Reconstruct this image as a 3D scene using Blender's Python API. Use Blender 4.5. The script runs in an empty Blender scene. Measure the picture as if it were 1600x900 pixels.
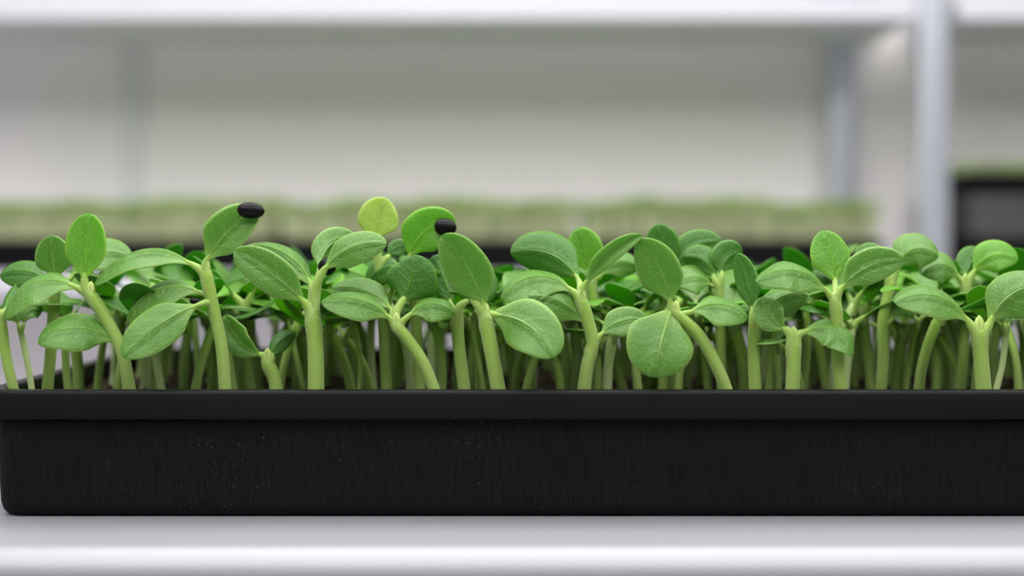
import bpy, bmesh, math, random
from math import sin, cos, pi, radians, sqrt
from mathutils import Vector, Matrix

# ------------------------------------------------------------------ camera
SC = bpy.context.scene
COL = SC.collection
FPX = 2167.0            # focal length in pixels of a 1600 px wide frame
CAM_D = 0.65            # camera to the front of the seed tray (y = 0)
CAM_Z = 0.1266          # camera height above the steel shelf (z = 0)
HORIZON = 390.0

cam_data = bpy.data.cameras.new('camera')
cam = bpy.data.objects.new('camera', cam_data)
COL.objects.link(cam)
cam.location = (0, -CAM_D, CAM_Z)
cam.rotation_euler = (radians(90), 0, 0)
cam_data.sensor_width = 36
cam_data.lens = FPX * 36 / 1600
cam_data.shift_y = (HORIZON - 450) / 1600
cam_data.clip_start = 0.02
cam_data.dof.use_dof = True
cam_data.dof.focus_distance = CAM_D + 0.016
cam_data.dof.aperture_fstop = 3.3
SC.camera = cam

# ------------------------------------------------------------------ world, light, exposure
world = bpy.data.worlds.new('room_air')
SC.world = world
world.use_nodes = True
world.node_tree.nodes['Background'].inputs[0].default_value = (0.95, 0.97, 1, 1)
world.node_tree.nodes['Background'].inputs[1].default_value = 0.22
SC.view_settings.view_transform = 'Standard'
SC.view_settings.look = 'None'
SC.view_settings.gamma = 1
SC.view_settings.use_curve_mapping = False
SC.view_settings.exposure = 0.0
SC.cycles.use_denoising = True
SC.cycles.max_bounces = 8
SC.cycles.transmission_bounces = 6
SC.cycles.sample_clamp_indirect = 6

CEIL_Z = 1.75
FLOOR_Z = -0.95


def area_light(name, loc, sx, sy, power, rot=(0, 0, 0), col=(1, 0.99, 0.97)):
    ld = bpy.data.lights.new(name, 'AREA')
    ld.shape = 'RECTANGLE'
    ld.size = sx
    ld.size_y = sy
    ld.energy = power
    ld.color = col
    o = bpy.data.objects.new(name, ld)
    o.location = loc
    o.rotation_euler = rot
    COL.objects.link(o)
    return o


PANELS = [(0.0, -1.35, 3.4, 1.4, 40), (0.0, 0.2, 3.4, 1.4, 36)]      # ceiling panels x, y, sx, sy, W
for (lx, ly, sx, sy, pw) in PANELS:
    area_light('ceiling_panel_light', (lx, ly, CEIL_Z - 0.06), sx, sy, pw)
# the grow light that hangs over the front shelf
GROW = (0.05, 0.12, 0.52)
area_light('grow_lamp_light', (GROW[0], GROW[1], GROW[2] - 0.012), 0.9, 0.16, 3.9)

# ------------------------------------------------------------------ helpers


def at(px, py, y=0.0):
    d = (CAM_D + y) / FPX
    return Vector(((px - 800) * d, y, CAM_Z - (py - HORIZON) * d))


def props(o, label=None, cat=None, group=None, kind=None):
    if label: o['label'] = label
    if cat: o['category'] = cat
    if group: o['group'] = group
    if kind: o['kind'] = kind
    return o


def empty(name, loc=(0, 0, 0)):
    o = bpy.data.objects.new(name, None)
    o.empty_display_size = 0.01
    o.location = loc
    COL.objects.link(o)
    return o


class MB:
    """collects verts, faces, uvs and material indices of ONE mesh"""
    def __init__(s):
        s.v = []; s.f = []; s.uv = []; s.mi = []

    def add(s, verts, faces, uvs=None, mi=0):
        n = len(s.v)
        s.v += [tuple(p) for p in verts]
        s.uv += list(uvs) if uvs else [(0, 0)] * len(verts)
        for f in faces:
            s.f.append(tuple(i + n for i in f)); s.mi.append(mi)

    def box(s, a, b, mi=0):
        x0, y0, z0 = a; x1, y1, z1 = b
        v = [(x0, y0, z0), (x1, y0, z0), (x1, y1, z0), (x0, y1, z0), (x0, y0, z1), (x1, y0, z1), (x1, y1, z1), (x0, y1, z1)]
        s.add(v, [(0, 3, 2, 1), (4, 5, 6, 7), (0, 1, 5, 4), (1, 2, 6, 5), (2, 3, 7, 6), (3, 0, 4, 7)], mi=mi)

    def mesh(s, name, mats, smooth=True):
        me = bpy.data.meshes.new(name)
        me.from_pydata(s.v, [], s.f)
        for m in mats: me.materials.append(m)
        uvl = me.uv_layers.new(name='UVMap')
        li = [0] * len(me.loops)
        me.loops.foreach_get('vertex_index', li)
        flat = []
        for i in li: flat += s.uv[i]
        uvl.data.foreach_set('uv', flat)
        me.polygons.foreach_set('material_index', s.mi)
        me.polygons.foreach_set('use_smooth', [smooth] * len(s.f))
        me.update()
        return me

    def build(s, name, mats, parent=None, loc=None, smooth=True, bevel=0):
        if not isinstance(mats, (list, tuple)): mats = [mats]
        o = bpy.data.objects.new(name, s.mesh(name, mats, smooth))
        COL.objects.link(o)
        if parent: o.parent = parent
        if loc: o.location = loc
        if bevel:
            b = o.modifiers.new('edge', 'BEVEL'); b.width = bevel; b.segments = 2; b.limit_method = 'ANGLE'
        return o


def bez(a, b, c, t):
    return a * (1 - t) ** 2 + b * 2 * t * (1 - t) + c * t * t


def catmull(P, n=5):
    out = []
    Q = [P[0] * 2 - P[1]] + P + [P[-1] * 2 - P[-2]]
    for i in range(1, len(Q) - 2):
        p0, p1, p2, p3 = Q[i - 1:i + 3]
        for k in range(n):
            t = k / n
            out.append(0.5 * ((2 * p1) + (p2 - p0) * t + (2 * p0 - 5 * p1 + 4 * p2 - p3) * t * t + (3 * p1 - p0 - 3 * p2 + p3) * t ** 3))
    out.append(P[-1])
    return out


def tube(mb, pts, rad, sides=10, mi=0, cap=True):
    """swept tube; rad is a list"""
    n = len(pts)
    prev = None
    verts = []; uvs = []
    for i, p in enumerate(pts):
        t = (pts[min(i + 1, n - 1)] - pts[max(i - 1, 0)])
        if t.length < 1e-9: t = Vector((0, 0, 1))
        t.normalize()
        if prev is None:
            a = Vector((1, 0, 0)) if abs(t.x) < 0.8 else Vector((0, 1, 0))
            s = (a - t * a.dot(t)).normalized()
        else:
            s = (prev - t * prev.dot(t)).normalized()
        prev = s
        b = t.cross(s)
        for k in range(sides):
            an = 2 * pi * k / sides
            verts.append(p + (s * cos(an) + b * sin(an)) * rad[i]); uvs.append((i / (n - 1), 0.0))
    faces = []
    for i in range(n - 1):
        for k in range(sides):
            k2 = (k + 1) % sides
            faces.append((i * sides + k, i * sides + k2, (i + 1) * sides + k2, (i + 1) * sides + k))
    if cap:
        t = (pts[-1] - pts[-2]).normalized()
        verts.append(pts[-1] + t * rad[-1] * 0.7); uvs.append((1, 0))
        for k in range(sides):
            faces.append(((n - 1) * sides + k, (n - 1) * sides + (k + 1) % sides, len(verts) - 1))
    mb.add(verts, faces, uvs, mi)


def leaf_profile(t, ob, pet, pt=0.46):
    base = 0.45 if pt < 0.52 else 0.3
    s = min(max(t, 0), 1) ** ob
    w = max(0.0, 1 - (2 * s - 1) ** 2) ** pt
    k = min(1, t / 0.36); k = k * k * (3 - 2 * k)
    return max(w * (base + (1 - base) * k), pet * (1 - t) ** 2 if t < 0.3 else 0)


def blade(mb, B, C, T, W, dirL, dirR, nL=None, curlL=0, curlR=0, ob=1.1, th=0.0006, nu=18, nv=5, wave=0.0, seed=0, pet=0.12, crease=0.0, notch=0.0, pt=0.5):
    """leaf blade along the curve B-C-T. dirL(tangent) and dirR(tangent) give the outward unit vectors of the two halves;
    both sides have a real thickness and a rounded rim."""
    rnd = random.Random(seed)
    ph = [rnd.uniform(0, 6.28) for _ in range(4)]
    rows = []
    for i in range(nu + 1):
        t = 0.5 - 0.5 * cos(pi * i / nu)
        p = bez(B, C, T, t)
        tg = ((C - B) * (1 - t) + (T - C) * t).normalized()
        w = W * leaf_profile(t, ob, pet, pt)
        L = dirL(tg); R = dirR(tg)
        nrm = L.cross(tg); nrm2 = tg.cross(R)
        row = []
        for side, D, N, curl in ((-1, L, nrm, curlL), (1, R, nrm2, curlR)):
            pts = []
            q = p.copy()
            for k in range(1, nv + 1):
                v = k / nv
                a = curl * (v - 0.5 / nv)
                q = q + (D * cos(a) + N * sin(a)) * (w / nv)
                off = wave * w * v * sin(t * 9 + ph[0] + side) + wave * 0.5 * w * v * sin(t * 17 + ph[1] * side)
                q2 = q + N * off
                if notch and side < 0 and t > 0.75: q2 = q2 - tg * notch * v * w
                pts.append((q2, v))
            if side < 0:
                row += [(a_, -v_) for a_, v_ in reversed(pts)]
                row.append((p - (nrm + nrm2).normalized() * crease * min(1, w / max(W, 1e-9) * 1.5), 0.0))
            else:
                row += pts
        rows.append((t, row))
    m = 2 * nv + 1
    P = [[r[1][j][0] for j in range(m)] for r in rows]
    top = []; bot = []; uvs = []
    for i in range(nu + 1):
        for j in range(m):
            du = P[min(i + 1, nu)][j] - P[max(i - 1, 0)][j]
            dv = P[i][min(j + 1, m - 1)] - P[i][max(j - 1, 0)]
            n = du.cross(dv)
            if n.length < 1e-12: n = Vector((0, 0, 0))
            else: n.normalize()
            v = rows[i][1][j][1]
            e = 1 - abs(v) ** 4
            tt = rows[i][0]
            e2 = min(1.0, (1 - tt) / 0.05)
            h = th * 0.5 * (0.45 + 0.55 * e) * (0.45 + 0.55 * e2)
            top.append(P[i][j] + n * h); bot.append(P[i][j] - n * h)
            uvs.append((tt, v * 0.5 + 0.5))
    faces = []
    o = len(top)
    for i in range(nu):
        for j in range(m - 1):
            a = i * m + j
            faces.append((a, a + 1, a + m + 1, a + m))
            faces.append((o + a, o + a + m, o + a + m + 1, o + a + 1))
        for j in (0, m - 1):
            a = i * m + j
            faces.append((a, a + m, o + a + m, o + a) if j == 0 else (a + m, a, o + a, o + a + m))
    mb.add(top + bot, faces, uvs + uvs, 0)


# ------------------------------------------------------------------ materials
class NT:
    def __init__(s, name):
        s.m = bpy.data.materials.new(name); s.m.use_nodes = True
        s.t = s.m.node_tree; s.n = s.t.nodes; s.p = s.n['Principled BSDF']; s.out = s.n['Material Output']

    def node(s, ty, **kw):
        n = s.n.new(ty)
        for k, v in kw.items(): setattr(n, k, v)
        return n

    def link(s, a, b): s.t.links.new(a, b)

    def math(s, op, a, b=None, clamp=False):
        n = s.node('ShaderNodeMath', operation=op, use_clamp=clamp)
        for i, v in enumerate((a, b)):
            if v is None: continue
            if isinstance(v, (int, float)): n.inputs[i].default_value = v
            else: s.link(v, n.inputs[i])
        return n.outputs[0]

    def mix(s, f, a, b):
        n = s.node('ShaderNodeMix', data_type='RGBA')
        for i, v in ((0, f), (6, a), (7, b)):
            if isinstance(v, (int, float)): n.inputs[i].default_value = v
            elif isinstance(v, tuple): n.inputs[i].default_value = (*v, 1)
            else: s.link(v, n.inputs[i])
        return n.outputs[2]

    def noise(s, vec, scale, detail=3, rough=0.5):
        n = s.node('ShaderNodeTexNoise')
        n.inputs['Scale'].default_value = scale; n.inputs['Detail'].default_value = detail; n.inputs['Roughness'].default_value = rough
        if vec is not None: s.link(vec, n.inputs['Vector'])
        return n.outputs['Fac']

    def coord(s, kind='Object', scale=(1, 1, 1)):
        c = s.node('ShaderNodeTexCoord'); m = s.node('ShaderNodeMapping')
        m.inputs['Scale'].default_value = scale
        s.link(c.outputs[kind], m.inputs[0])
        return m.outputs[0]

    def ramp(s, f, stops):
        n = s.node('ShaderNodeValToRGB')
        el = n.color_ramp.elements
        while len(el) < len(stops): el.new(0.5)
        for e, (p, c) in zip(el, stops):
            e.position = p; e.color = (*c, 1) if isinstance(c, tuple) else (c, c, c, 1)
        s.link(f, n.inputs[0])
        return n.outputs[0]

    def bump(s, h, strength, dist=0.001):
        n = s.node('ShaderNodeBump')
        n.inputs['Strength'].default_value = strength; n.inputs['Distance'].default_value = dist
        s.link(h, n.inputs['Height'])
        s.link(n.outputs[0], s.p.inputs['Normal'])
        return n.outputs[0]


def plain(name, col, rough=0.5, metal=0.0, bump=None, spec=0.5, stretch=(1, 1, 1), var=0.0):
    m = NT(name)
    m.p.inputs['Base Color'].default_value = (*col, 1)
    m.p.inputs['Roughness'].default_value = rough
    m.p.inputs['Metallic'].default_value = metal
    m.p.inputs['Specular IOR Level'].default_value = spec
    if bump or var:
        f = m.noise(m.coord('Object', stretch), (bump or (60, 0, 0))[0], 3)
        if bump: m.bump(f, bump[1], bump[2])
        if var:
            lo = tuple(c * (1 - var) for c in col); hi = tuple(min(1, c * (1 + var)) for c in col)
            m.link(m.mix(f, lo, hi), m.p.inputs['Base Color'])
    return m.m


def leaf_material(name, top, vein, glow, trans=0.4, rough=0.42, fuzz=0.35):
    m = NT(name)
    uv = m.node('ShaderNodeUVMap'); sep = m.node('ShaderNodeSeparateXYZ'); m.link(uv.outputs[0], sep.inputs[0])
    u = sep.outputs[0]
    v = m.math('ABSOLUTE', m.math('SUBTRACT', m.math('MULTIPLY', sep.outputs[1], 2), 1))
    obj = m.coord('Object')
    n1 = m.noise(obj, 170, 3); n2 = m.noise(obj, 1100, 3, 0.6)
    # midrib
    wid = m.math('MULTIPLY', m.math('SUBTRACT', 1.08, u), 0.075)
    rib = m.math('SUBTRACT', 1, m.math('DIVIDE', v, wid), clamp=True)
    # side veins leave the midrib at a slant
    ph = m.math('ADD', m.math('MULTIPLY', m.math('SUBTRACT', u, m.math('MULTIPLY', v, 0.28)), 30), m.math('MULTIPLY', n1, 3.5))
    sv = m.math('POWER', m.math('MULTIPLY', m.math('ADD', m.math('SINE', ph), 1), 0.5), 9)
    sv = m.math('MULTIPLY', sv, m.math('SUBTRACT', 1, v, clamp=True))
    edge = m.math('POWER', v, 14)
    rnd = m.node('ShaderNodeObjectInfo').outputs['Random']
    base = m.mix(n1, tuple(c * 0.82 for c in top), tuple(c * 1.18 for c in top))
    base = m.mix(m.math('MULTIPLY', rnd, 0.45), base, tuple(c * k for c, k in zip(top, (0.75, 0.8, 0.6))))
    base = m.mix(m.math('MULTIPLY', sv, 0.14), base, vein)
    base = m.mix(m.math('MULTIPLY', rib, 0.7), base, vein)
    base = m.mix(m.math('MULTIPLY', edge, 0.85), base, vein)
    foot = m.math('POWER', m.math('SUBTRACT', 1, m.math('MULTIPLY', u, 3.2), clamp=True), 1.5)
    base = m.mix(m.math('MULTIPLY', foot, 0.7), base, vein)
    speck = m.math('MULTIPLY', m.math('MULTIPLY', m.math('SUBTRACT', n2, 0.52, clamp=True), 7, True), 0.38)
    base = m.mix(speck, base, tuple(min(1, c * 1.6 + 0.10) for c in top))
    m.link(base, m.p.inputs['Base Color'])
    m.p.inputs['Roughness'].default_value = rough
    m.p.inputs['Specular IOR Level'].default_value = 0.45
    m.p.inputs['Sheen Weight'].default_value = fuzz
    m.p.inputs['Sheen Roughness'].default_value = 0.4
    m.p.inputs['Sheen Tint'].default_value = (0.75, 0.9, 0.75, 1)
    h = m.math('ADD', m.math('MULTIPLY', n2, 0.50), m.math('MULTIPLY', m.math('ADD', rib, m.math('MULTIPLY', sv, 0.18)), -0.9))
    h = m.math('ADD', h, m.math('MULTIPLY', n1, 0.5))
    nb = m.bump(h, 0.7, 0.0009)
    tr = m.node('ShaderNodeBsdfTranslucent')
    m.link(m.mix(m.math('MULTIPLY', m.math('ADD', rib, foot, clamp=True), 0.6), glow, tuple(min(1, c * 1.5 + 0.05) for c in glow)), tr.inputs[0])
    m.link(nb, tr.inputs['Normal'])
    ms = m.node('ShaderNodeMixShader'); ms.inputs[0].default_value = trans
    m.link(m.p.outputs[0], ms.inputs[1]); m.link(tr.outputs[0], ms.inputs[2]); m.link(ms.outputs[0], m.out.inputs[0])
    return m.m


def stem_material(name, low, high):
    m = NT(name)
    obj = m.coord('Object', (1, 1, 0.25)); n1 = m.noise(obj, 300, 3); n2 = m.noise(m.coord('Object'), 1500, 2)
    uv = m.node('ShaderNodeUVMap'); sep = m.node('ShaderNodeSeparateXYZ'); m.link(uv.outputs[0], sep.inputs[0])
    base = m.mix(m.math('POWER', sep.outputs[0], 1.6), low, high)
    base = m.mix(m.math('MULTIPLY', n1, 0.3), base, tuple(c * 0.7 for c in high))
    base = m.mix(m.math('MULTIPLY', m.math('GREATER_THAN', n2, 0.62), 0.3), base, tuple(min(1, c + 0.2) for c in low))
    m.link(base, m.p.inputs['Base Color'])
    m.p.inputs['Roughness'].default_value = 0.5
    m.p.inputs['Sheen Weight'].default_value = 0.3
    nb = m.bump(m.math('ADD', n2, n1), 0.3, 0.0005)
    tr = m.node('ShaderNodeBsdfTranslucent'); m.link(base, tr.inputs[0])
    ms = m.node('ShaderNodeMixShader'); ms.inputs[0].default_value = 0.42
    m.link(m.p.outputs[0], ms.inputs[1]); m.link(tr.outputs[0], ms.inputs[2]); m.link(ms.outputs[0], m.out.inputs[0])
    return m.m


LEAF = leaf_material('leaf_green', (0.088, 0.222, 0.024), (0.42, 0.60, 0.17), (0.26, 0.62, 0.03), 0.38, rough=0.34, fuzz=0.10)
LEAF_DARK = leaf_material('leaf_deep_green', (0.05, 0.17, 0.014), (0.18, 0.38, 0.04), (0.14, 0.50, 0.008), 0.42, fuzz=0.04)
LEAF_FRESH = leaf_material('leaf_fresh_green', (0.12, 0.32, 0.022), (0.38, 0.60, 0.08), (0.30, 0.70, 0.02), 0.45, fuzz=0.05)
LEAF_YELLOW = leaf_material('leaf_yellow_green', (0.44, 0.58, 0.15), (0.66, 0.76, 0.30), (0.60, 0.78, 0.16), 0.5, fuzz=0.15)
STEM = stem_material('stem_pale_green', (0.40, 0.54, 0.16), (0.31, 0.54, 0.04))
STEM_WHITE = stem_material('stem_whitish', (0.70, 0.78, 0.45), (0.48, 0.66, 0.20))

# black tray plastic with fine vertical mould lines and dust specks
m = NT('black_tray_plastic')
lines = m.noise(m.coord('Object', (1, 1, 0.035)), 900, 3, 0.6)
dustn = m.noise(m.coord('Object', (1, 1, 0.6)), 1400, 2, 0.5)
patch = m.noise(m.coord('Object'), 14, 2)
dust = m.math('MULTIPLY', m.math('MULTIPLY', m.math('SUBTRACT', dustn, 0.67, clamp=True), 8), m.math('MULTIPLY', m.math('SUBTRACT', patch, 0.42, clamp=True), 4))
col = m.mix(lines, (0.0010, 0.0010, 0.0014), (0.0125, 0.0125, 0.0145))
m.link(m.mix(dust, col, (0.16, 0.15, 0.13)), m.p.inputs['Base Color'])
m.p.inputs['Roughness'].default_value = 0.55
m.p.inputs['Specular IOR Level'].default_value = 0.06
m.bump(lines, 0.8, 0.001)
TRAY = m.m
TRAY_SMOOTH = plain('black_rim_plastic', (0.006, 0.006, 0.0065), 0.36, spec=0.09, bump=(500, 0.08, 0.0004))
GREY_TRAY = plain('grey_tray_plastic', (0.055, 0.055, 0.054), 0.55)
STEEL = plain('brushed_shelf_steel', (0.25, 0.25, 0.275), 0.5, 0.3, bump=(90, 0.05, 0.0006), stretch=(0.05, 1, 1), var=0.05)
SHELF_PAINT = plain('shelf_lavender_white_paint', (0.69, 0.685, 0.76), 0.45, 0.0)
POST = plain('galvanised_post', (0.62, 0.65, 0.72), 0.32, 0.75, bump=(40, 0.05, 0.001))
WALL = plain('white_wall_paint', (0.90, 0.865, 0.865), 0.85, bump=(30, 0.1, 0.002))
WALL_GREY = plain('grey_wall_paint', (0.30, 0.30, 0.31), 0.8, bump=(30, 0.1, 0.002))
FLOOR = plain('grey_floor_resin', (0.42, 0.42, 0.42), 0.5, var=0.1)
CEIL = plain('ceiling_white', (0.82, 0.82, 0.82), 0.9)
SOIL = plain('potting_soil', (0.045, 0.026, 0.014), 0.95, bump=(600, 0.8, 0.002), var=0.6)
HULL = plain('sunflower_hull', (0.004, 0.003, 0.004), 0.35, spec=0.12, bump=(500, 0.5, 0.0006), stretch=(0.15, 1, 1))
LAMP_BODY = plain('lamp_housing', (0.8, 0.8, 0.8), 0.4)
m = NT('lamp_diffuser')
m.p.inputs['Emission Color'].default_value = (1, 0.99, 0.97, 1); m.p.inputs['Emission Strength'].default_value = 3
DIFF = m.m
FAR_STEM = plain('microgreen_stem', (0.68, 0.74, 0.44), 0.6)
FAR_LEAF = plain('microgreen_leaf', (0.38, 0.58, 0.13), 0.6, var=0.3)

# ------------------------------------------------------------------ the room
X0, X1, Y0, Y1 = -2.6, 2.9, -2.6, 2.22


def slab(name, a, b, mat):
    mb = MB(); mb.box(a, b)
    return props(mb.build(name, mat, smooth=False), kind='structure')


slab('wall_back', (X0, Y1, FLOOR_Z), (X1, Y1 + 0.1, CEIL_Z), WALL)
slab('wall_front', (X0, Y0 - 0.1, FLOOR_Z), (X1, Y0, CEIL_Z), WALL_GREY)
slab('wall_left', (X0 - 0.1, Y0 - 0.1, FLOOR_Z), (X0, Y1 + 0.1, CEIL_Z), WALL_GREY)
slab('wall_right', (X1, Y0 - 0.1, FLOOR_Z), (X1 + 0.1, Y1 + 0.1, CEIL_Z), WALL_GREY)
slab('floor', (X0 - 0.1, Y0 - 0.1, FLOOR_Z - 0.1), (X1 + 0.1, Y1 + 0.1, FLOOR_Z), FLOOR)
slab('ceiling', (X0 - 0.1, Y0 - 0.1, CEIL_Z), (X1 + 0.1, Y1 + 0.1, CEIL_Z + 0.1), CEIL)
sx_ = at(207, 200, Y1 - 0.01).x
slab('trim_1', (sx_ - 0.025, Y1 - 0.012, FLOOR_Z), (sx_ + 0.025, Y1, CEIL_Z), plain('seam_strip_grey', (0.74, 0.75, 0.76), 0.6))

for i, (lx, ly, sx, sy, pw) in enumerate(PANELS):
    e = empty('ceiling_light', (lx, ly, CEIL_Z))
    props(e, ['wide white ceiling light panel above and in front of the seed tray', 'narrow white ceiling light panel between the seed tray and the rear rack'][i], 'ceiling light')
    mb = MB(); mb.box((-sx / 2 - 0.03, -sy / 2 - 0.03, -0.04), (sx / 2 + 0.03, sy / 2 + 0.03, 0)); mb.build('frame', LAMP_BODY, e, smooth=False)
    mb = MB(); mb.box((-sx / 2, -sy / 2, -0.05), (sx / 2, sy / 2, -0.0405)); mb.build('diffuser', DIFF, e, smooth=False)

# ------------------------------------------------------------------ front shelf: steel sheet with a rolled front edge
def steel_shelf():
    e = empty('steel_shelf', (0, 0.2, FLOOR_Z))
    props(e, 'brushed steel shelf with rounded bright front edge under the black seed tray', 'shelf')
    mb = MB()
    yF = -0.054; r = 0.013
    prof = [(0.46, -0.03), (0.46, 0.0)] + [(0.3, 0.0), (0.1, 0.0), (0.0, 0.0), (-0.03, 0.0), (yF + 0.004, 0.0)]
    for k in range(0, 13):
        a = radians(90 * k / 12)
        prof.append((yF - r * sin(a), -r + r * cos(a)))
    prof += [(yF - r, -0.03), (yF - r, -0.045), (yF - r + 0.004, -0.049), (yF + 0.006, -0.049), (yF + 0.006, -0.03)]
    n = len(prof)
    xs = [-0.62, -0.3, 0, 0.3, 0.66]
    v = [(x, y - 0.2, z - FLOOR_Z) for x in xs for (y, z) in prof]
    f = []
    for i in range(len(xs) - 1):
        for k in range(n):
            k2 = (k + 1) % n
            f.append((i * n + k, i * n + k2, (i + 1) * n + k2, (i + 1) * n + k))
    f += [tuple(range(n)), tuple(reversed(range((len(xs) - 1) * n, len(xs) * n)))]
    mb.add(v, f)
    mb.build('shelf_top', STEEL, e)
    for x in (-0.63, 0.64):
        for y in (-0.035, 0.43):
            mb = MB(); mb.box((x, y - 0.2, 0), (x + 0.03, y - 0.2 + 0.03, GROW[2] + 0.10 - FLOOR_Z))
            mb.build('post', POST, e, smooth=False, bevel=0.003)
    # upper deck that carries the grow lamp
    mb = MB(); mb.box((-0.62, -0.20, GROW[2] + 0.041 - FLOOR_Z), (0.66, 0.26, GROW[2] + 0.075 - FLOOR_Z)); mb.build('upper_shelf', SHELF_PAINT, e, smooth=False)


steel_shelf()
e = empty('grow_lamp', GROW)
props(e, 'slim white grow lamp fixed over the front seed tray', 'lamp')
mb = MB(); mb.box((-0.47, -0.09, 0), (0.47, 0.09, 0.04)); mb.build('housing', LAMP_BODY, e, smooth=False)
mb = MB(); mb.box((-0.45, -0.08, -0.008), (0.45, 0.08, 0)); mb.build('diffuser', DIFF, e, smooth=False)

# ------------------------------------------------------------------ trays


def rrect(x0, x1, y0, y1, r, seg=6):
    pts = []
    for cx, cy, a0 in ((x1 - r, y0 + r, -90), (x1 - r, y1 - r, 0), (x0 + r, y1 - r, 90), (x0 + r, y0 + r, 180)):
        for k in range(seg + 1):
            a = radians(a0 + 90 * k / seg)
            pts.append((cx + r * cos(a), cy + r * sin(a)))
    return pts


def loft(rings, close_first=True, close_last=True, seg=6):
    """rings of (inset, z, r) applied on the rectangle (x0,x1,y0,y1)"""
    def make(mb, x0, x1, y0, y1):
        n = 4 * (seg + 1)
        v = []
        for ins, z, r in rings:
            v += [(x, y, z) for x, y in rrect(x0 + ins, x1 - ins, y0 + ins, y1 - ins, r, seg)]
        f = []
        for i in range(len(rings) - 1):
            for k in range(n):
                k2 = (k + 1) % n
                f.append((i * n + k, i * n + k2, (i + 1) * n + k2, (i + 1) * n + k))
        if close_first: f.append(tuple(reversed(range(n))))
        if close_last: f.append(tuple(range((len(rings) - 1) * n, len(rings) * n)))
        mb.add(v, f)
    return make


BODY = [(0.0085, 0.0, 0.010), (0.006, 0.0006, 0.012), (0.0045, 0.0025, 0.013), (0.0038, 0.006, 0.013), (0.0035, 0.010, 0.0135), (0.0012, 0.044, 0.016), (0.0010, 0.0475, 0.016),
        (0.003, 0.0475, 0.015), (0.004, 0.02, 0.014), (0.008, 0.004, 0.012)]
RIM = [(0.0010, 0.0474, 0.016), (-0.0028, 0.0466, 0.018), (-0.0035, 0.0470, 0.018), (-0.0036, 0.0478, 0.018), (-0.0022, 0.0583, 0.018), (-0.0018, 0.0596, 0.018), (-0.0010, 0.0601, 0.018), (0.0045, 0.0601, 0.014), (0.0055, 0.0595, 0.013), (0.0058, 0.0585, 0.013), (0.0052, 0.0476, 0.013)]
TW, TD = 0.545, 0.280
FW = 0.575               # the front tray is a little longer


def make_tray(label, loc, w=TW, d=TD, group=None, body=TRAY, rim=TRAY_SMOOTH, zs=1.0):
    e = empty('seed_tray', loc)
    props(e, label, 'tray', group)
    mb = MB(); loft([(a, z * zs, r) for a, z, r in BODY])(mb, 0, w, 0, d)
    o = mb.build('tray_body', body, e)
    mb = MB(); loft([(a, z * zs, r) for a, z, r in RIM], False, False)(mb, 0, w, 0, d)
    # close the ring of the rim section
    mb.build('rim', rim, e)
    return e


TX0 = at(0, 700, 0).x - 0.0095
TRAY_E = make_tray('large black plastic seed tray full of sunflower seedlings at the front', (TX0, 0.0022, 0.0004), w=FW)

# ------------------------------------------------------------------ soil in the front tray
SOIL_Z = 0.0475
R = random.Random(5)
mb = MB()
nx, ny = 110, 56
v = []; f = []
for j in range(ny + 1):
    for i in range(nx + 1):
        x = TX0 + 0.0062 + (FW - 0.0124) * i / nx; y = 0.0022 + 0.0062 + (TD - 0.0124) * j / ny
        for cx, cy in ((TX0 + 0.019, 0.0212), (TX0 + FW - 0.019, 0.0212), (TX0 + 0.019, TD - 0.0168), (TX0 + FW - 0.019, TD - 0.0168)):
            if (x < cx) == (cx < TX0 + FW / 2) and (y < cy) == (cy < TD / 2):
                q = sqrt((x - cx) ** 2 + (y - cy) ** 2)
                if q > 0.0122: x = cx + (x - cx) * 0.0122 / q; y = cy + (y - cy) * 0.0122 / q
        v.append((x, y, SOIL_Z + R.uniform(-0.0025, 0.002)))
for j in range(ny):
    for i in range(nx):
        a = j * (nx + 1) + i
        f.append((a, a + 1, a + nx + 2, a + nx + 1))
mb.add(v, f)
for k in range(1500):
    x = R.uniform(TX0 + 0.01, TX0 + FW - 0.01); y = R.uniform(0.012, TD - 0.01); s = R.uniform(0.0008, 0.003)
    c = Vector((x, y, SOIL_Z + s * 0.6))
    vv = [c + Vector((R.uniform(0.6, 1) * s * a, R.uniform(0.6, 1) * s * b, R.uniform(0.6, 1) * s * g)) for a, b, g in ((1, 0, 0), (-1, 0, 0), (0, 1, 0), (0, -1, 0), (0, 0, 1), (0, 0, -1))]
    mb.add(vv, [(0, 2, 4), (2, 1, 4), (1, 3, 4), (3, 0, 4), (2, 0, 5), (1, 2, 5), (3, 1, 5), (0, 3, 5)])
o = mb.build('potting_soil', SOIL, smooth=False)
props(o, 'dark crumbly potting soil filling the front seed tray', 'soil', kind='stuff')

# ------------------------------------------------------------------ seedlings in the front rows
HEROES = []


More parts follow.
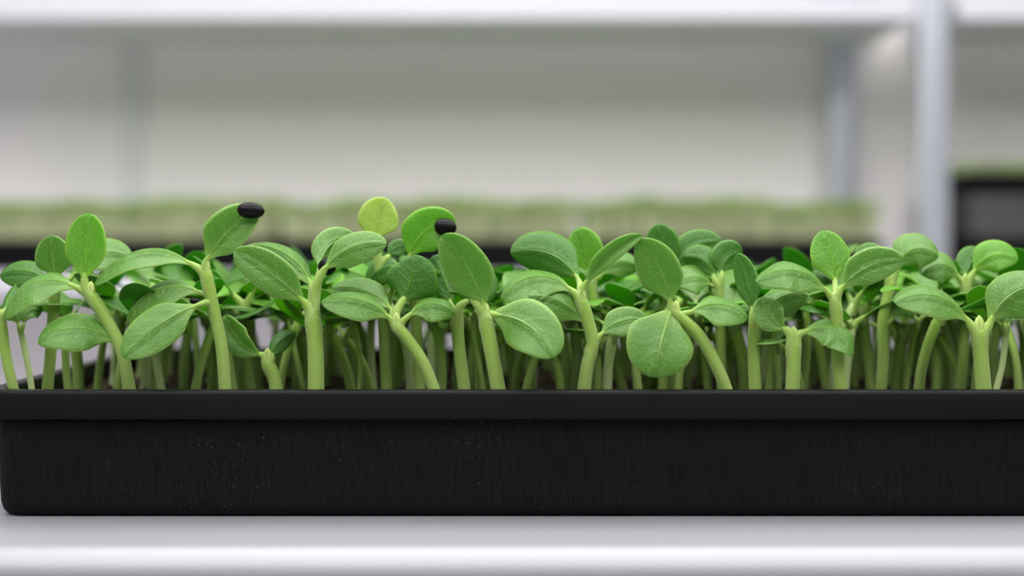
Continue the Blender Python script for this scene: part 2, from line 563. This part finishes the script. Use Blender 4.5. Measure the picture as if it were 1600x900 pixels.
def px_leaf(par, org, y0, b, t, W, bow=0, aL=0, aR=0, dt=0, dm=None, cL=0, cR=0, mat=None, ob=1.1, wave=0.02, th=0.85, notch=0.0, node=None, pw=4.5, by=0.0, w=20, S=None, seed=0, crease=0.0013, pt=0.56, pil=22):
    """leaf given by how it stands in the upright plane at depth y0: foot b, tip t, half width W (in 0.3 mm units), bow of the
    midrib, and the angles by which each half turns out of that plane (degrees, + away from the viewer); dt, dm, by: depth (mm)"""
    u = (CAM_D + y0) / FPX
    yb = y0 + by / 1000
    B = at(b[0], b[1], yb)
    T = at(t[0], t[1], yb + dt / 1000)
    if dm is None: dm = dt * 0.5
    mx, my = (b[0] + t[0]) / 2, (b[1] + t[1]) / 2
    dx, dy = t[0] - b[0], t[1] - b[1]
    L = max(1e-6, sqrt(dx * dx + dy * dy))
    # left of the direction of growth, in the picture plane with y up
    mx += dy / L * bow * 2; my -= dx / L * bow * 2
    C = at(mx, my, yb + dm / 1000)
    Y = Vector((0, 1, 0))

    def side(sgn, ang):
        a = radians(ang)

        def fn(tg):
            n = Vector((-tg.z, 0, tg.x))
            if n.length < 0.05: n = Vector((1, 0, 0))
            n.normalize()
            d = n * (sgn * cos(a)) + Y * sin(a)
            return (d - tg * d.dot(tg)).normalized()
        return fn
    mb = MB()
    blade(mb, B, C, T, W * u, side(1, aL - pil * 0.6), side(-1, aR - pil * 0.6), curlL=radians(cL + pil), curlR=radians(cR + pil), ob=ob, th=th / 1000, nu=22, nv=6, wave=wave, seed=seed, crease=crease, notch=notch, pt=pt)
    # stalk: grows out of the inside of the stem and runs into the blade
    nd = at(node[0], node[1], y0)
    ni = min(range(len(S)), key=lambda i: (S[i] - nd).length)
    k = ni; run = 0.0
    while k > 1 and run < 1.0 * w * u:
        run += (S[k] - S[k - 1]).length; k -= 1
    tg0 = (C - B).normalized()
    sx = max(-1, min(1, (b[0] - node[0]) / 12))
    q0 = S[k]; q1 = (S[k] + S[ni]) / 2 + Vector((sx * 0.07 * w * u, 0, 0)); q2 = S[ni] + Vector((sx * 0.13 * w * u, -0.0002, 0))
    reach = (B - q2).length
    q3 = (q2 + (S[ni] - S[k]).normalized() * reach * 0.35 + B - tg0 * reach * 0.3) / 2
    pts = catmull([q0, q1, q2, q3, B, bez(B, C, T, 0.1), bez(B, C, T, 0.22)], 3)
    key = [w * 0.34, w * 0.42, pw * 1.06, pw * 0.92, pw * 0.72, pw * 0.36, pw * 0.06]
    rr = []
    for i in range(len(pts)):
        f = i / 3; j = min(int(f), 5); f -= j
        rr.append((key[j] * (1 - f) + key[j + 1] * f) * u)
    tube(mb, pts, rr, 10, mi=1)
    mb.v = [tuple(Vector(p) - org) for p in mb.v]
    o = mb.build('leaf', [mat or LEAF, STEM], par)
    return o


def seedling(label, y0, stem, w, leaves, group='sunflower seedlings at the front of the tray', smat=None, bud=True, true_leaves=0):
    """stem: picture points from the tray rim up to the node; w: stem width in the same units"""
    P = [at(p[0], p[1], y0) for p in stem]
    d = P[0] - P[1]
    k = (SOIL_Z - 0.004 - P[0].z) / min(d.z, -0.01)
    P.insert(0, P[0] + Vector((d.x * k * 0.7, 0, SOIL_Z - 0.004 - P[0].z)))
    org = Vector((P[0].x, y0, SOIL_Z - 0.002))
    e = empty('sunflower_seedling', org)
    props(e, label, 'seedling', group)
    u = (CAM_D + y0) / FPX
    S = catmull(P, 6)
    n = len(S)
    rad = []
    for i in range(n):
        q = i / (n - 1)
        rad.append(w * 0.5 * u * (1.0 - 0.13 * sin(q * pi * 0.8) - 0.10 * max(0, q - 0.9) / 0.1))
    tip = (S[-1] - S[-2]).normalized(); rl = rad[-1]
    for fa, fr in ((0.2, 0.85), (0.4, 0.62), (0.55, 0.3)):
        S.append(S[n - 1] + tip * rl * fa); rad.append(rl * fr)
    mb = MB(); tube(mb, [p - org for p in S], rad, 14)
    mb.build('stem', smat or STEM, e)
    node = stem[-1]
    for i, l in enumerate(leaves):
        l = dict(l); l.setdefault('node', (node[0], node[1] + 4)); l['pw'] = max(l.get('pw', 0) * 0.9, w * (0.38 if i < 2 else 0.28)); l['w'] = w; l['S'] = S[:n]; l.setdefault('seed', len(HEROES) * 7 + i)
        px_leaf(e, org, y0, **l)
    if bud:
        c = at(node[0], node[1] - w * 0.35, y0 - 0.001) - org
        mb = MB()
        rb = w * 0.16 * u
        for sx in (-1, 1):
            tube(mb, [c + Vector((sx * rb * 0.5, 0, -rb * 2)), c + Vector((sx * rb * 0.9, 0, 0)), c + Vector((sx * rb * 0.6, 0, rb * 2.2)), c + Vector((sx * rb * 0.1, 0, rb * 3.6))], [rb, rb * 1.1, rb * 0.75, rb * 0.15], 7)
        mb.build('bud', LEAF_YELLOW, e)
    HEROES.append(e)
    return e


D = dict
# --- front row, from the left end of the tray
seedling('pale curved sunflower seedling cut off by the left picture edge', 0.020, [(22, 612), (10, 560), (2, 500)], 18,
         [D(b=(-4, 490), t=(-110, 470), W=26, bow=-18, aL=30, aR=-30), D(b=(8, 486), t=(30, 440), W=14, bow=2, aL=40, aR=40, dt=24, mat=LEAF_DARK)])
seedling('leftmost seedling with one upright oval leaf and a left leaf drooping to the edge', 0.016, [(203, 612), (190, 548), (166, 498), (142, 460)], 22,
         [D(b=(132, 436), t=(136, 334), W=34, bow=-3, pt=0.5, pil=8, aL=-5, aR=-12, mat=LEAF_FRESH, ob=1.0, cL=-12, cR=-12, pw=8, node=(146, 466), dt=2),
          D(b=(126, 452), t=(6, 500), W=46, bow=-34, aL=-28, aR=62, cL=-20, cR=25, node=(152, 472), pw=6, wave=0.03, dt=-6, dm=2),
          D(b=(182, 536), t=(60, 538), W=38, bow=-22, aL=-30, aR=55, node=(190, 552), pw=6, wave=0.05, dt=-14, dm=-8),
          D(b=(206, 545), t=(222, 470), W=10, bow=3, aL=60, aR=60, dt=16, mat=LEAF_DARK, node=(194, 556))])
seedling('tall seedling whose upright leaf carries the black hull on its tip', 0.018, [(352, 612), (346, 540), (333, 480), (322, 425)], 22,
         [D(b=(323, 408), t=(406, 330), W=37, bow=9, aL=-8, aR=-20, cL=8, cR=-18, node=(324, 432), pw=8, ob=0.92, dt=-2),
          D(b=(308, 418), t=(148, 446), W=36, bow=-36, aL=-28, aR=74, cL=-40, cR=20, node=(324, 440), pw=6, dt=-4, dm=4, th=1.1),
          D(b=(316, 458), t=(198, 504), W=42, bow=-28, aL=-22, aR=62, cL=-25, cR=20, node=(332, 474), pw=6, wave=0.04, dt=0, dm=2),
          D(b=(312, 476), t=(194, 560), W=35, bow=-10, aL=-6, aR=18, cL=-10, cR=14, node=(334, 482), pw=5, wave=0.06, dt=-18, dm=-11, by=-6)])
seedling('small seedling with a folded leaf leaning left between two taller stems', 0.030, [(432, 612), (428, 590), (418, 566)], 24,
         [D(b=(412, 556), t=(354, 492), W=24, bow=12, aL=-20, aR=-30, cL=10, node=(420, 572), wave=0.08, dt=4),
          D(b=(424, 560), t=(462, 520), W=16, bow=8, aL=40, aR=10, mat=LEAF_DARK, node=(420, 572), dt=8)])
seedling('thick stemmed seedling with two broad grey-green leaves spread to the left', 0.014, [(494, 612), (493, 545), (489, 494)], 29,
         [D(b=(479, 476), t=(366, 392), W=31, bow=-5, aL=-30, aR=8, cL=14, cR=-12, node=(486, 500), pw=8, dt=-8, dm=-6, wave=0.03),
          D(b=(489, 452), t=(384, 386), W=34, bow=-22, aL=-10, aR=60, cL=-30, cR=30, node=(491, 492), pw=7, dt=8, dm=7, by=5),
          D(b=(505, 424), t=(604, 382), W=29, bow=15, aL=42, aR=-12, cL=-10, cR=-8, node=(492, 488), pw=8, dt=-4, dm=-2),
          D(b=(500, 424), t=(556, 372), W=26, bow=20, aL=20, aR=60, node=(494, 484), pw=7, dt=16, dm=10, by=6)])
seedling('arched seedling leaning left with a broad dark cupped leaf above its pale node', 0.016, [(679, 612), (662, 568), (640, 534), (619, 508)], 21,
         [D(b=(629, 470), t=(650, 398), W=44, bow=-4, aL=10, aR=6, cL=20, cR=20, mat=LEAF_DARK, node=(626, 508), pw=9, dt=4, ob=0.85, notch=0.12, by=4),
          D(b=(612, 500), t=(502, 474), W=35, bow=-17, aL=-18, aR=64, cL=-25, cR=20, node=(624, 514), pw=7, dt=-8, dm=-4),
          D(b=(612, 484), t=(520, 452), W=30, bow=-12, aL=-25, aR=50, cL=-20, node=(622, 508), pw=5, dt=12, dm=8, by=6),
          D(b=(638, 494), t=(710, 492), W=30, bow=16, aL=58, aR=-18, cL=20, cR=-20, node=(628, 512), pw=5, dt=2, wave=0.06)])
seedling('upright middle seedling with a tall grey-green leaf pointing left and a drooping oval leaf', 0.012, [(779, 612), (770, 560), (758, 496)], 26,
         [D(b=(757, 482), t=(690, 368), W=39, bow=-10, aL=-14, aR=-22, cL=10, cR=-10, node=(758, 500), pw=10, dt=-6, ob=1.0),
          D(b=(768, 492), t=(862, 560), W=42, pt=0.49, pil=14, bow=20, aL=14, aR=-8, cL=10, cR=-10, node=(758, 500), pw=7, dt=-22, dm=-14, ob=1.0),
          D(b=(740, 470), t=(720, 420), W=14, bow=4, aL=30, aR=30, mat=LEAF_DARK, dt=20, node=(757, 500))])
seedling('seedling with a narrow folded leaf rising right to a pointed tip', 0.018, [(912, 612), (918, 570), (926, 536), (918, 500), (909, 470)], 23,
         [D(b=(912, 448), t=(1004, 368), W=19, bow=9, aL=-20, aR=-66, cL=10, cR=30, node=(911, 474), pw=9, ob=1.05, dt=-10),
          D(b=(898, 458), t=(784, 470), W=44, bow=-30, aL=-20, aR=66, cL=-25, cR=20, node=(911, 474), pw=6, wave=0.06, dt=-2, dm=2),
          D(b=(905, 440), t=(798, 396), W=40, bow=-22, aL=10, aR=20, cL=20, cR=20, mat=LEAF_DARK, node=(912, 470), pw=6, dt=10, dm=10, by=8),
          D(b=(914, 506), t=(826, 464), W=28, bow=-13, aL=-12, aR=40, cL=-15, cR=10, node=(924, 538), pw=7, dt=-6, dm=-4),
          D(b=(938, 524), t=(1012, 502), W=26, bow=10, aL=30, aR=-30, node=(926, 542), pw=7, dt=4)])
seedling('leaning seedling with a round leaf hanging in front and a tall leaf above it', 0.014, [(1136, 612), (1118, 568), (1092, 524), (1056, 490)], 22,
         [D(b=(1048, 476), t=(996, 376), W=36, bow=-10, aL=-8, aR=-24, cL=10, cR=-8, node=(1052, 492), pw=9, dt=-4, ob=1.0),
          D(b=(1048, 486), t=(1022, 590), W=53, bow=-3, aL=4, aR=8, cL=4, cR=4, pt=0.48, pil=12, node=(1052, 490), pw=6, dt=-16, dm=-16, ob=0.88),
          D(b=(1078, 488), t=(1168, 500), W=38, bow=16, aL=60, aR=-24, cL=20, cR=-20, node=(1060, 492), pw=5, dt=-2, wave=0.04)])
seedling('straight seedling right of the round hanging leaf with a dark upright blade', 0.024, [(1180, 612), (1178, 560), (1178, 512)], 22,
         [D(b=(1176, 490), t=(1152, 396), W=20, bow=-5, aL=30, aR=-35, mat=LEAF_DARK, node=(1178, 516), pw=6, dt=8),
          D(b=(1190, 500), t=(1262, 462), W=32, bow=16, aL=58, aR=-10, cL=20, node=(1178, 516), pw=6, dt=8)])
seedling('short thick seedling under the torn drooping leaf', 0.013, [(1238, 612), (1240, 570), (1240, 534)], 26,
         [D(b=(1250, 522), t=(1332, 556), W=34, bow=24, aL=54, aR=-22, cL=20, cR=-20, node=(1241, 540), pw=7, wave=0.10, dt=-8, dm=-2),
          D(b=(1230, 516), t=(1192, 464), W=26, bow=8, aL=-10, aR=-30, node=(1240, 540), pw=7, dt=8)])
seedling('slender seedling with a pale leaf pointing right and an arched leaf left', 0.015, [(1314, 612), (1309, 540), (1306, 474)], 22,
         [D(b=(1312, 454), t=(1412, 408), W=28, bow=15, aL=12, aR=-12, cL=-10, cR=-10, node=(1306, 480), pw=9, dt=-4),
          D(b=(1296, 460), t=(1182, 442), W=38, bow=-26, aL=-22, aR=62, cL=-20, cR=20, node=(1306, 478), pw=7, wave=0.07, dt=-4),
          D(b=(1305, 440), t=(1284, 361), W=32, bow=-3, aL=0, aR=8, mat=LEAF_FRESH, node=(1308, 474), pw=7, dt=8, ob=0.95, by=8)])
seedling('rightmost front seedling with two broad leaves forming a wide V', 0.013, [(1537, 612), (1533, 560), (1530, 518)], 27,
         [D(b=(1517, 508), t=(1398, 474), W=40, bow=-26, aL=-24, aR=58, cL=-20, cR=20, node=(1529, 524), pw=8, dt=-4, dm=0),
          D(b=(1545, 508), t=(1640, 446), W=42, bow=20, aL=38, aR=-8, cL=20, cR=-10, node=(1532, 524), pw=8, dt=-6)])

# --- second row, each still clear enough to name
seedling('seedling near the left end with an upright blurred oval leaf behind the first', 0.040, [(74, 612), (80, 540), (86, 446)], 20,
         [D(b=(88, 436), t=(80, 368), W=30, bow=0, aL=4, aR=0, node=(87, 450), pw=7, dt=-2, ob=0.9),
          D(b=(72, 438), t=(0, 432), W=26, bow=-10, aL=-20, aR=50, mat=LEAF_DARK, node=(86, 450), dt=4),
          D(b=(110, 436), t=(206, 404), W=34, bow=22, aL=40, aR=-30, cL=10, node=(87, 450), dt=14, dm=10)], bud=False)
seedling('seedling with a bright yellow-green upright leaf behind the thick stemmed one', 0.046, [(604, 612), (600, 520), (594, 420)], 20,
         [D(b=(588, 376), t=(604, 310), W=33, bow=4, aL=-6, aR=-6, mat=LEAF_YELLOW, node=(594, 424), pw=8, ob=0.92, dt=-2, cL=-10, cR=-10),
          D(b=(606, 402), t=(640, 384), W=14, bow=6, aL=20, aR=-20, mat=LEAF_DARK, node=(595, 424), dt=4)], bud=False)
seedling('seedling with a broad leaf that holds a dark brown hull near its tip', 0.040, [(656, 612), (652, 540), (646, 440)], 20,
         [D(b=(640, 404), t=(712, 346), W=36, bow=17, aL=-4, aR=-20, mat=LEAF_FRESH, node=(646, 444), pw=7, ob=0.95, dt=-4),
          D(b=(632, 420), t=(574, 446), W=24, bow=-12, aL=-20, aR=40, mat=LEAF_DARK, node=(646, 444), dt=6)], bud=False)
seedling('seedling between the dark cupped leaf and the tall grey-green leaf', 0.030, [(726, 612), (718, 550), (712, 486)], 22,
         [D(b=(704, 478), t=(676, 400), W=26, bow=-6, aL=10, aR=10, mat=LEAF_DARK, node=(712, 492), dt=12),
          D(b=(724, 474), t=(762, 420), W=26, bow=-8, aL=30, aR=10, mat=LEAF_DARK, node=(712, 492), dt=14)], bud=False)
seedling('seedling with a single upright bright green leaf right of the picture middle', 0.075, [(934, 612), (930, 520), (924, 440)], 18,
         [D(b=(920, 426), t=(904, 356), W=29, bow=-2, aL=0, aR=0, mat=LEAF_FRESH, node=(924, 446), pw=6, ob=0.9),
          D(b=(936, 432), t=(1000, 420), W=26, bow=16, aL=50, aR=-10, node=(924, 446), dt=6)], bud=False)
seedling('seedling with a dark rounded leaf rising behind the folded pointed leaf', 0.065, [(1036, 612), (1038, 520), (1038, 440)], 18,
         [D(b=(1038, 424), t=(1026, 350), W=29, bow=-3, aL=0, aR=0, mat=LEAF_DARK, node=(1038, 444), pw=6, ob=0.95),
          D(b=(1052, 434), t=(1128, 378), W=27, bow=20, aL=20, aR=-10, mat=LEAF_DARK, node=(1038, 444), dt=4)], bud=False)
seedling('seedling with two dark domed leaves right of the tall hanging-leaf seedling', 0.055, [(1128, 612), (1126, 540), (1124, 450)], 18,
         [D(b=(1116, 436), t=(1068, 402), W=26, bow=-14, aL=20, aR=30, mat=LEAF_DARK, node=(1124, 454), dt=6),
          D(b=(1128, 430), t=(1160, 392), W=26, bow=12, aL=0, aR=20, mat=LEAF_DARK, node=(1124, 454), dt=6),
          D(b=(1112, 446), t=(1058, 448), W=30, bow=-12, aL=-30, aR=50, node=(1124, 456), dt=-4)], bud=False)
seedling('seedling with a pale domed leaf before the front post of the rear rack', 0.060, [(1376, 612), (1380, 560), (1380, 500), (1392, 440)], 20,
         [D(b=(1400, 422), t=(1466, 402), W=36, bow=22, aL=46, aR=-10, node=(1392, 446), dt=-2),
          D(b=(1384, 428), t=(1336, 400), W=26, bow=-12, aL=-10, aR=30, mat=LEAF_DARK, node=(1391, 446), dt=4),
          D(b=(1392, 500), t=(1448, 470), W=26, bow=14, aL=30, aR=-20, node=(1380, 512), dt=-2)], bud=False)
seedling('seedling with a pointed dark leaf tip raised near the right edge', 0.070, [(1500, 612), (1506, 540), (1508, 450)], 19,
         [D(b=(1520, 428), t=(1590, 408), W=28, bow=18, aL=30, aR=-24, node=(1508, 452), mat=LEAF_FRESH, dt=-4),
          D(b=(1500, 436), t=(1440, 430), W=32, bow=-18, aL=-18, aR=50, node=(1508, 452), dt=-2),
          D(b=(1508, 432), t=(1530, 388), W=22, bow=3, aL=20, aR=20, mat=LEAF_DARK, node=(1508, 452), dt=8)], bud=False)
for k, (xa, xb, yt, lab) in enumerate([(50, 33, 520, 'whitish thin stemmed seedling just right of the left edge one'), (1556, 1572, 520, 'whitish thin stemmed seedling right of the wide V seedling')]):
    seedling(lab, 0.028, [(xa, 612), ((xa + xb) / 2 + 2, 570), (xb, yt)], 11,
             [D(b=(xb - 4, yt - 12), t=(xb - 34, yt - 40), W=16, bow=-8, aL=-20, aR=40, dt=4), D(b=(xb + 4, yt - 12), t=(xb + 34, yt - 36), W=16, bow=10, aL=30, aR=-20, dt=8)], smat=STEM_WHITE, bud=False)

# ------------------------------------------------------------------ seed hulls


def hull(label, px, py, y, w, h, rot):
    u = (CAM_D + y) / FPX
    mb = MB()
    nu, nv = 14, 12
    v = []; f = []
    for i in range(nu + 1):
        t = i / nu
        x = (t - 0.5) * w * u
        r = max(0.02, 1 - abs(2 * t ** 0.92 - 1) ** 2.3) ** 0.5
        for k in range(nv):
            a = 2 * pi * k / nv
            rr = r * (1 + 0.06 * cos(4 * a))
            v.append((x, cos(a) * rr * h * 0.42 * u, sin(a) * rr * h * 0.5 * u))
    for i in range(nu):
        for k in range(nv):
            k2 = (k + 1) % nv
            f.append((i * nv + k, (i + 1) * nv + k, (i + 1) * nv + k2, i * nv + k2))
    f += [tuple(range(nv)), tuple(reversed(range(nu * nv, (nu + 1) * nv)))]
    mb.add(v, f)
    o = mb.build('seed_hull', HULL, loc=at(px, py, y))
    o.rotation_euler = (0.2, radians(rot), 0)
    return props(o, label, 'seed hull')


hull('black seed hull stuck across the tip of the tall upright leaf', 392, 329, 0.0115, 43, 24, 4)
hull('dark brown seed hull on the broad leaf behind the arched seedling', 696, 355, 0.033, 35, 26, 8)
hull('dark seed hull pinched at the foot of the leaf pointing right', 512, 416, 0.019, 30, 26, -40)
hull('small dark seed hull caught beneath the tall seedling with the black hull', 306, 471, 0.014, 20, 10, 8)

# ------------------------------------------------------------------ crowd of seedlings behind
R = random.Random(21)


def crowd_proto(i):
    rnd = random.Random(100 + i)
    e = empty('sunflower_seedling', (0, 0, -5))
    H = rnd.uniform(0.036, 0.050)
    lean = Vector((rnd.uniform(-0.012, 0.012), rnd.uniform(-0.010, 0.010), 0))
    bend = Vector((rnd.uniform(-0.008, 0.008), rnd.uniform(-0.006, 0.006), 0))
    S = [bez(Vector((0, 0, -0.004)), Vector((0, 0, H * 0.5)) + bend, Vector((0, 0, H)) + lean, t / 8) for t in range(9)]
    w = rnd.choice((0.0018, 0.0024, 0.003, 0.0035))
    mb = MB(); tube(mb, S, [w * (1 - 0.12 * sin(t / 8 * pi)) * (0.72 if t == 8 else 1) for t in range(9)], 8)
    mb.build('stem', STEM_WHITE if i % 5 == 4 else STEM, e)
    node = S[-1]
    az = rnd.uniform(0, pi)
    k = 2 if rnd.random() < 0.3 else 3
    for j in range(k):
        a = az + j * (pi if k == 2 else 2 * pi / 3) + rnd.uniform(-0.35, 0.35)
        d = Vector((cos(a), sin(a), 0))
        el = rnd.uniform(0.1, 1.0)
        Ln = rnd.uniform(0.027, 0.040) * (0.75 if j == 2 else 1); W = Ln * rnd.uniform(0.25, 0.31)
        up = Vector((0, 0, 1))
        B = node + (d * cos(el) + up * sin(el)) * 0.007
        C = B + (d * cos(el) + up * sin(el)) * Ln * 0.55
        droop = rnd.uniform(-0.5, 0.5) + el * 0.4
        T = C + (d * cos(droop) + up * sin(droop)) * Ln * 0.5
        sd = Vector((-d.y, d.x, 0)); fold = rnd.uniform(0.05, 0.5)

        def mk(sg, sd=sd, fold=fold, up=up):
            def fn(tg):
                nrm = tg.cross(sd)
                if nrm.z < 0: nrm = -nrm
                return (sd * sg * cos(fold) + nrm * sin(fold)).normalized()
            return fn
        mb = MB()
        blade(mb, B, C, T, W, mk(1), mk(-1), ob=rnd.uniform(0.95, 1.15), th=0.0007, nu=12, nv=3, wave=rnd.uniform(0.02, 0.08), seed=i * 9 + j, crease=0.0008, curlL=0.5, curlR=0.5, pt=0.55)
        tube(mb, [node - up * 0.006, node - up * 0.002 + d * w * 0.25, node + (B - node) * 0.45, B, bez(B, C, T, 0.15)], [w * 0.6, w * 0.8, w * 0.68, w * 0.48, w * 0.1], 7, mi=1)
        mb.build('leaf', [rnd.choice([LEAF, LEAF, LEAF, LEAF_DARK, LEAF_FRESH]), STEM], e)
    return e


NP = 16
protos = [crowd_proto(i) for i in range(NP)]
spots = []
GX, GY = 28, 9
for j in range(GY):
    for i in range(GX):
        x = TX0 + 0.016 + (FW - 0.032) * (i + 0.5 + R.uniform(-0.42, 0.42)) / GX
        y = 0.068 + (TD - 0.082) * (j + 0.5 + R.uniform(-0.4, 0.4)) / GY
        spots.append((x, y))
hero_pos = [(h.location.x, h.location.y) for h in HEROES]
spots = [s for s in spots if all((s[0] - a) ** 2 + (s[1] - b) ** 2 > 0.0075 ** 2 for a, b in hero_pos)]
# a few more in the second row to fill between the named ones
for i in range(26):
    s = (TX0 + 0.02 + (FW - 0.04) * (i + 0.5 + R.uniform(-0.3, 0.3)) / 26, R.uniform(0.050, 0.062))
    if all((s[0] - a) ** 2 + (s[1] - b) ** 2 > 0.008 ** 2 for a, b in hero_pos): spots.append(s)
used = set()
for q, (x, y) in enumerate(spots):
    pi_ = q % NP
    src = protos[pi_]
    if pi_ in used:
        r = src.copy(); COL.objects.link(r)
        for ch in src.children:
            c = ch.copy(); COL.objects.link(c); c.parent = r
    else:
        r = src; used.add(pi_)
    r.location = (x, y, SOIL_Z)
    r.rotation_euler = (R.uniform(-0.1, 0.1), R.uniform(-0.12, 0.12), R.uniform(0, 2 * pi))
    s = R.uniform(0.85, 1.0) if y < 0.06 else R.uniform(0.9, 1.08)
    r.scale = (s, s, s)
    props(r, 'green sunflower seedling in the crowd growing behind the sharp front rows', 'seedling', 'crowded sunflower seedlings behind the front rows')

# ------------------------------------------------------------------ rear racks
RY = 1.85                      # front plane of the rear rack
SH_Z = at(0, 426, RY).z
UP_Z = at(0, 30, RY).z


def rack(label, x0, x1, y0, depth, posts, spacing_front=True):
    e = empty('metal_rack', ((x0 + x1) / 2, y0, FLOOR_Z))
    props(e, label, 'rack')
    ox, oy = (x0 + x1) / 2, y0
    for z in (SH_Z, UP_Z + 0.04, SH_Z - 0.46):
        mb = MB(); mb.box((x0 - ox, 0, z - 0.04 - FLOOR_Z), (x1 - ox, depth, z - FLOOR_Z))
        mb.build('shelf_board', SHELF_PAINT, e, smooth=False, bevel=0.003)
    for px, py in posts:
        mb = MB()
        zt = 1.15 - FLOOR_Z
        mb.box((px - ox, py - oy, 0), (px - ox + 0.056, py - oy + 0.04, zt))
        mb.build('post', POST, e, smooth=False, bevel=0.009)
    return e


PX2 = at(1457, 100, RY).x
rack('white shelved rack at the back with galvanised posts holding three trays of microgreens', -1.35, PX2 - 0.026, RY, 0.34,
     [(PX2 - 0.024, RY - 0.004), (at(1315, 0, RY + 0.30).x - 0.025, RY + 0.30), (-1.40, RY - 0.004), (-1.35, RY + 0.30)])
RX0 = at(1498, 100, RY).x
rack('second rear rack at the right picture edge carrying a stack of trays', RX0, RX0 + 1.1, RY, 0.34,
     [(RX0 + 1.1, RY), (RX0 + 1.1, RY + 0.30)])

# microgreens: far too many to count, one object per tray


def microgreens(label, x0, y0, w, d, z, n, h0, h1, seed):
    rnd = random.Random(seed)
    mb = MB()
    for k in range(n):
        x = x0 + rnd.uniform(0.0105, w - 0.0105); y = y0 + rnd.uniform(0.0105, d - 0.0105)
        clump = 0.5 + 0.5 * sin(x * 23 + seed) * cos(x * 11 + 1)
        h = rnd.uniform(h0, h1) * (0.86 + 0.18 * clump)
        a = Vector((x, y, z)); b = a + Vector((rnd.uniform(-0.008, 0.008) + 0.008 * (2 * (x - x0) / w - 1) ** 5, rnd.uniform(-0.008, 0.008), h))
        r = 0.0012
        vs = []
        for p in (a, b):
            for q in range(3):
                vs.append(p + Vector((cos(q * 2.09) * r, sin(q * 2.09) * r, 0)))
        mb.add(vs, [(0, 1, 4, 3), (1, 2, 5, 4), (2, 0, 3, 5)])
        az = rnd.uniform(0, pi)
        for s in (0, pi):
            dd = Vector((cos(az + s), sin(az + s), rnd.uniform(0.0, 1.0))).normalized(); sd = Vector((-sin(az), cos(az), 0))
            ln = rnd.uniform(0.009, 0.015); wd = ln * 0.36
            v = [b, b + dd * ln * 0.5 + sd * wd, b + dd * ln * 0.95 + sd * wd * 0.5, b + dd * ln * 0.95 - sd * wd * 0.5, b + dd * ln * 0.5 - sd * wd, b + dd * ln * 0.5 + Vector((0, 0, 0.001))]
            mb.add(v, [(0, 1, 5), (1, 2, 5), (2, 3, 5), (3, 4, 5), (4, 0, 5)], mi=1)
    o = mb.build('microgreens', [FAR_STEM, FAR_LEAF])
    return props(o, label, 'microgreens', kind='stuff')


trX = [at(8, 0, RY).x - 0.0, at(8 + 478, 0, RY).x, at(1385, 0, RY).x - TW]
trX = [at(1385, 0, RY).x - TW - i * (TW + 0.008) for i in (2, 1, 0)]
for i, x in enumerate(trX):
    wh = ['at the left', 'in the middle', 'at the right end beside the post'][i]
    make_tray('black tray of microgreens on the rear rack, ' + wh, (x, RY + 0.015, SH_Z + 0.0005), group='microgreen trays on the rear rack')
    mb = MB(); loft([(0.0095, 0.006, 0.010), (0.0075, 0.046, 0.010), (0.0075, 0.05, 0.010)])(mb, x, x + TW, RY + 0.015, RY + 0.015 + TD); mb.v = [(a, b, c + SH_Z) for a, b, c in mb.v]
    props(mb.build('potting_soil', SOIL, smooth=False), 'dark soil in the rear microgreen tray ' + wh, 'soil', kind='stuff')
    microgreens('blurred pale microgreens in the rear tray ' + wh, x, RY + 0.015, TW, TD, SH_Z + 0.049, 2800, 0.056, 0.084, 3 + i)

# stack on the right rack
sx0 = at(1490, 0, RY).x + 0.02
make_tray('black tray at the bottom of the stack on the right rear rack', (sx0 - 0.01, RY + 0.015, SH_Z + 0.0005), group='stacked trays on the right rear rack')
z1 = SH_Z + 0.0612
make_tray('dark grey tray in the middle of the stack on the right rear rack', (sx0 + 0.012, RY + 0.015, z1), group='stacked trays on the right rear rack', body=GREY_TRAY, rim=GREY_TRAY, zs=1.28)
z2 = z1 + 0.0608 * 1.28
make_tray('black shallow tray on top of the stack on the right rear rack', (sx0 + 0.006, RY + 0.015, z2), group='stacked trays on the right rear rack', zs=0.72)
mb = MB(); loft([(0.0095, 0.005, 0.010), (0.0075, 0.034, 0.010), (0.0075, 0.036, 0.010)])(mb, sx0 + 0.006, sx0 + 0.006 + TW, RY + 0.015, RY + 0.015 + TD); mb.v = [(a, b, c + z2) for a, b, c in mb.v]
props(mb.build('potting_soil', SOIL, smooth=False), 'dark soil in the shallow top tray of the right stack', 'soil', kind='stuff')
microgreens('short sparse microgreens in the top tray of the right stack', sx0 + 0.006, RY + 0.015, TW, TD, z2 + 0.035, 900, 0.012, 0.026, 9)
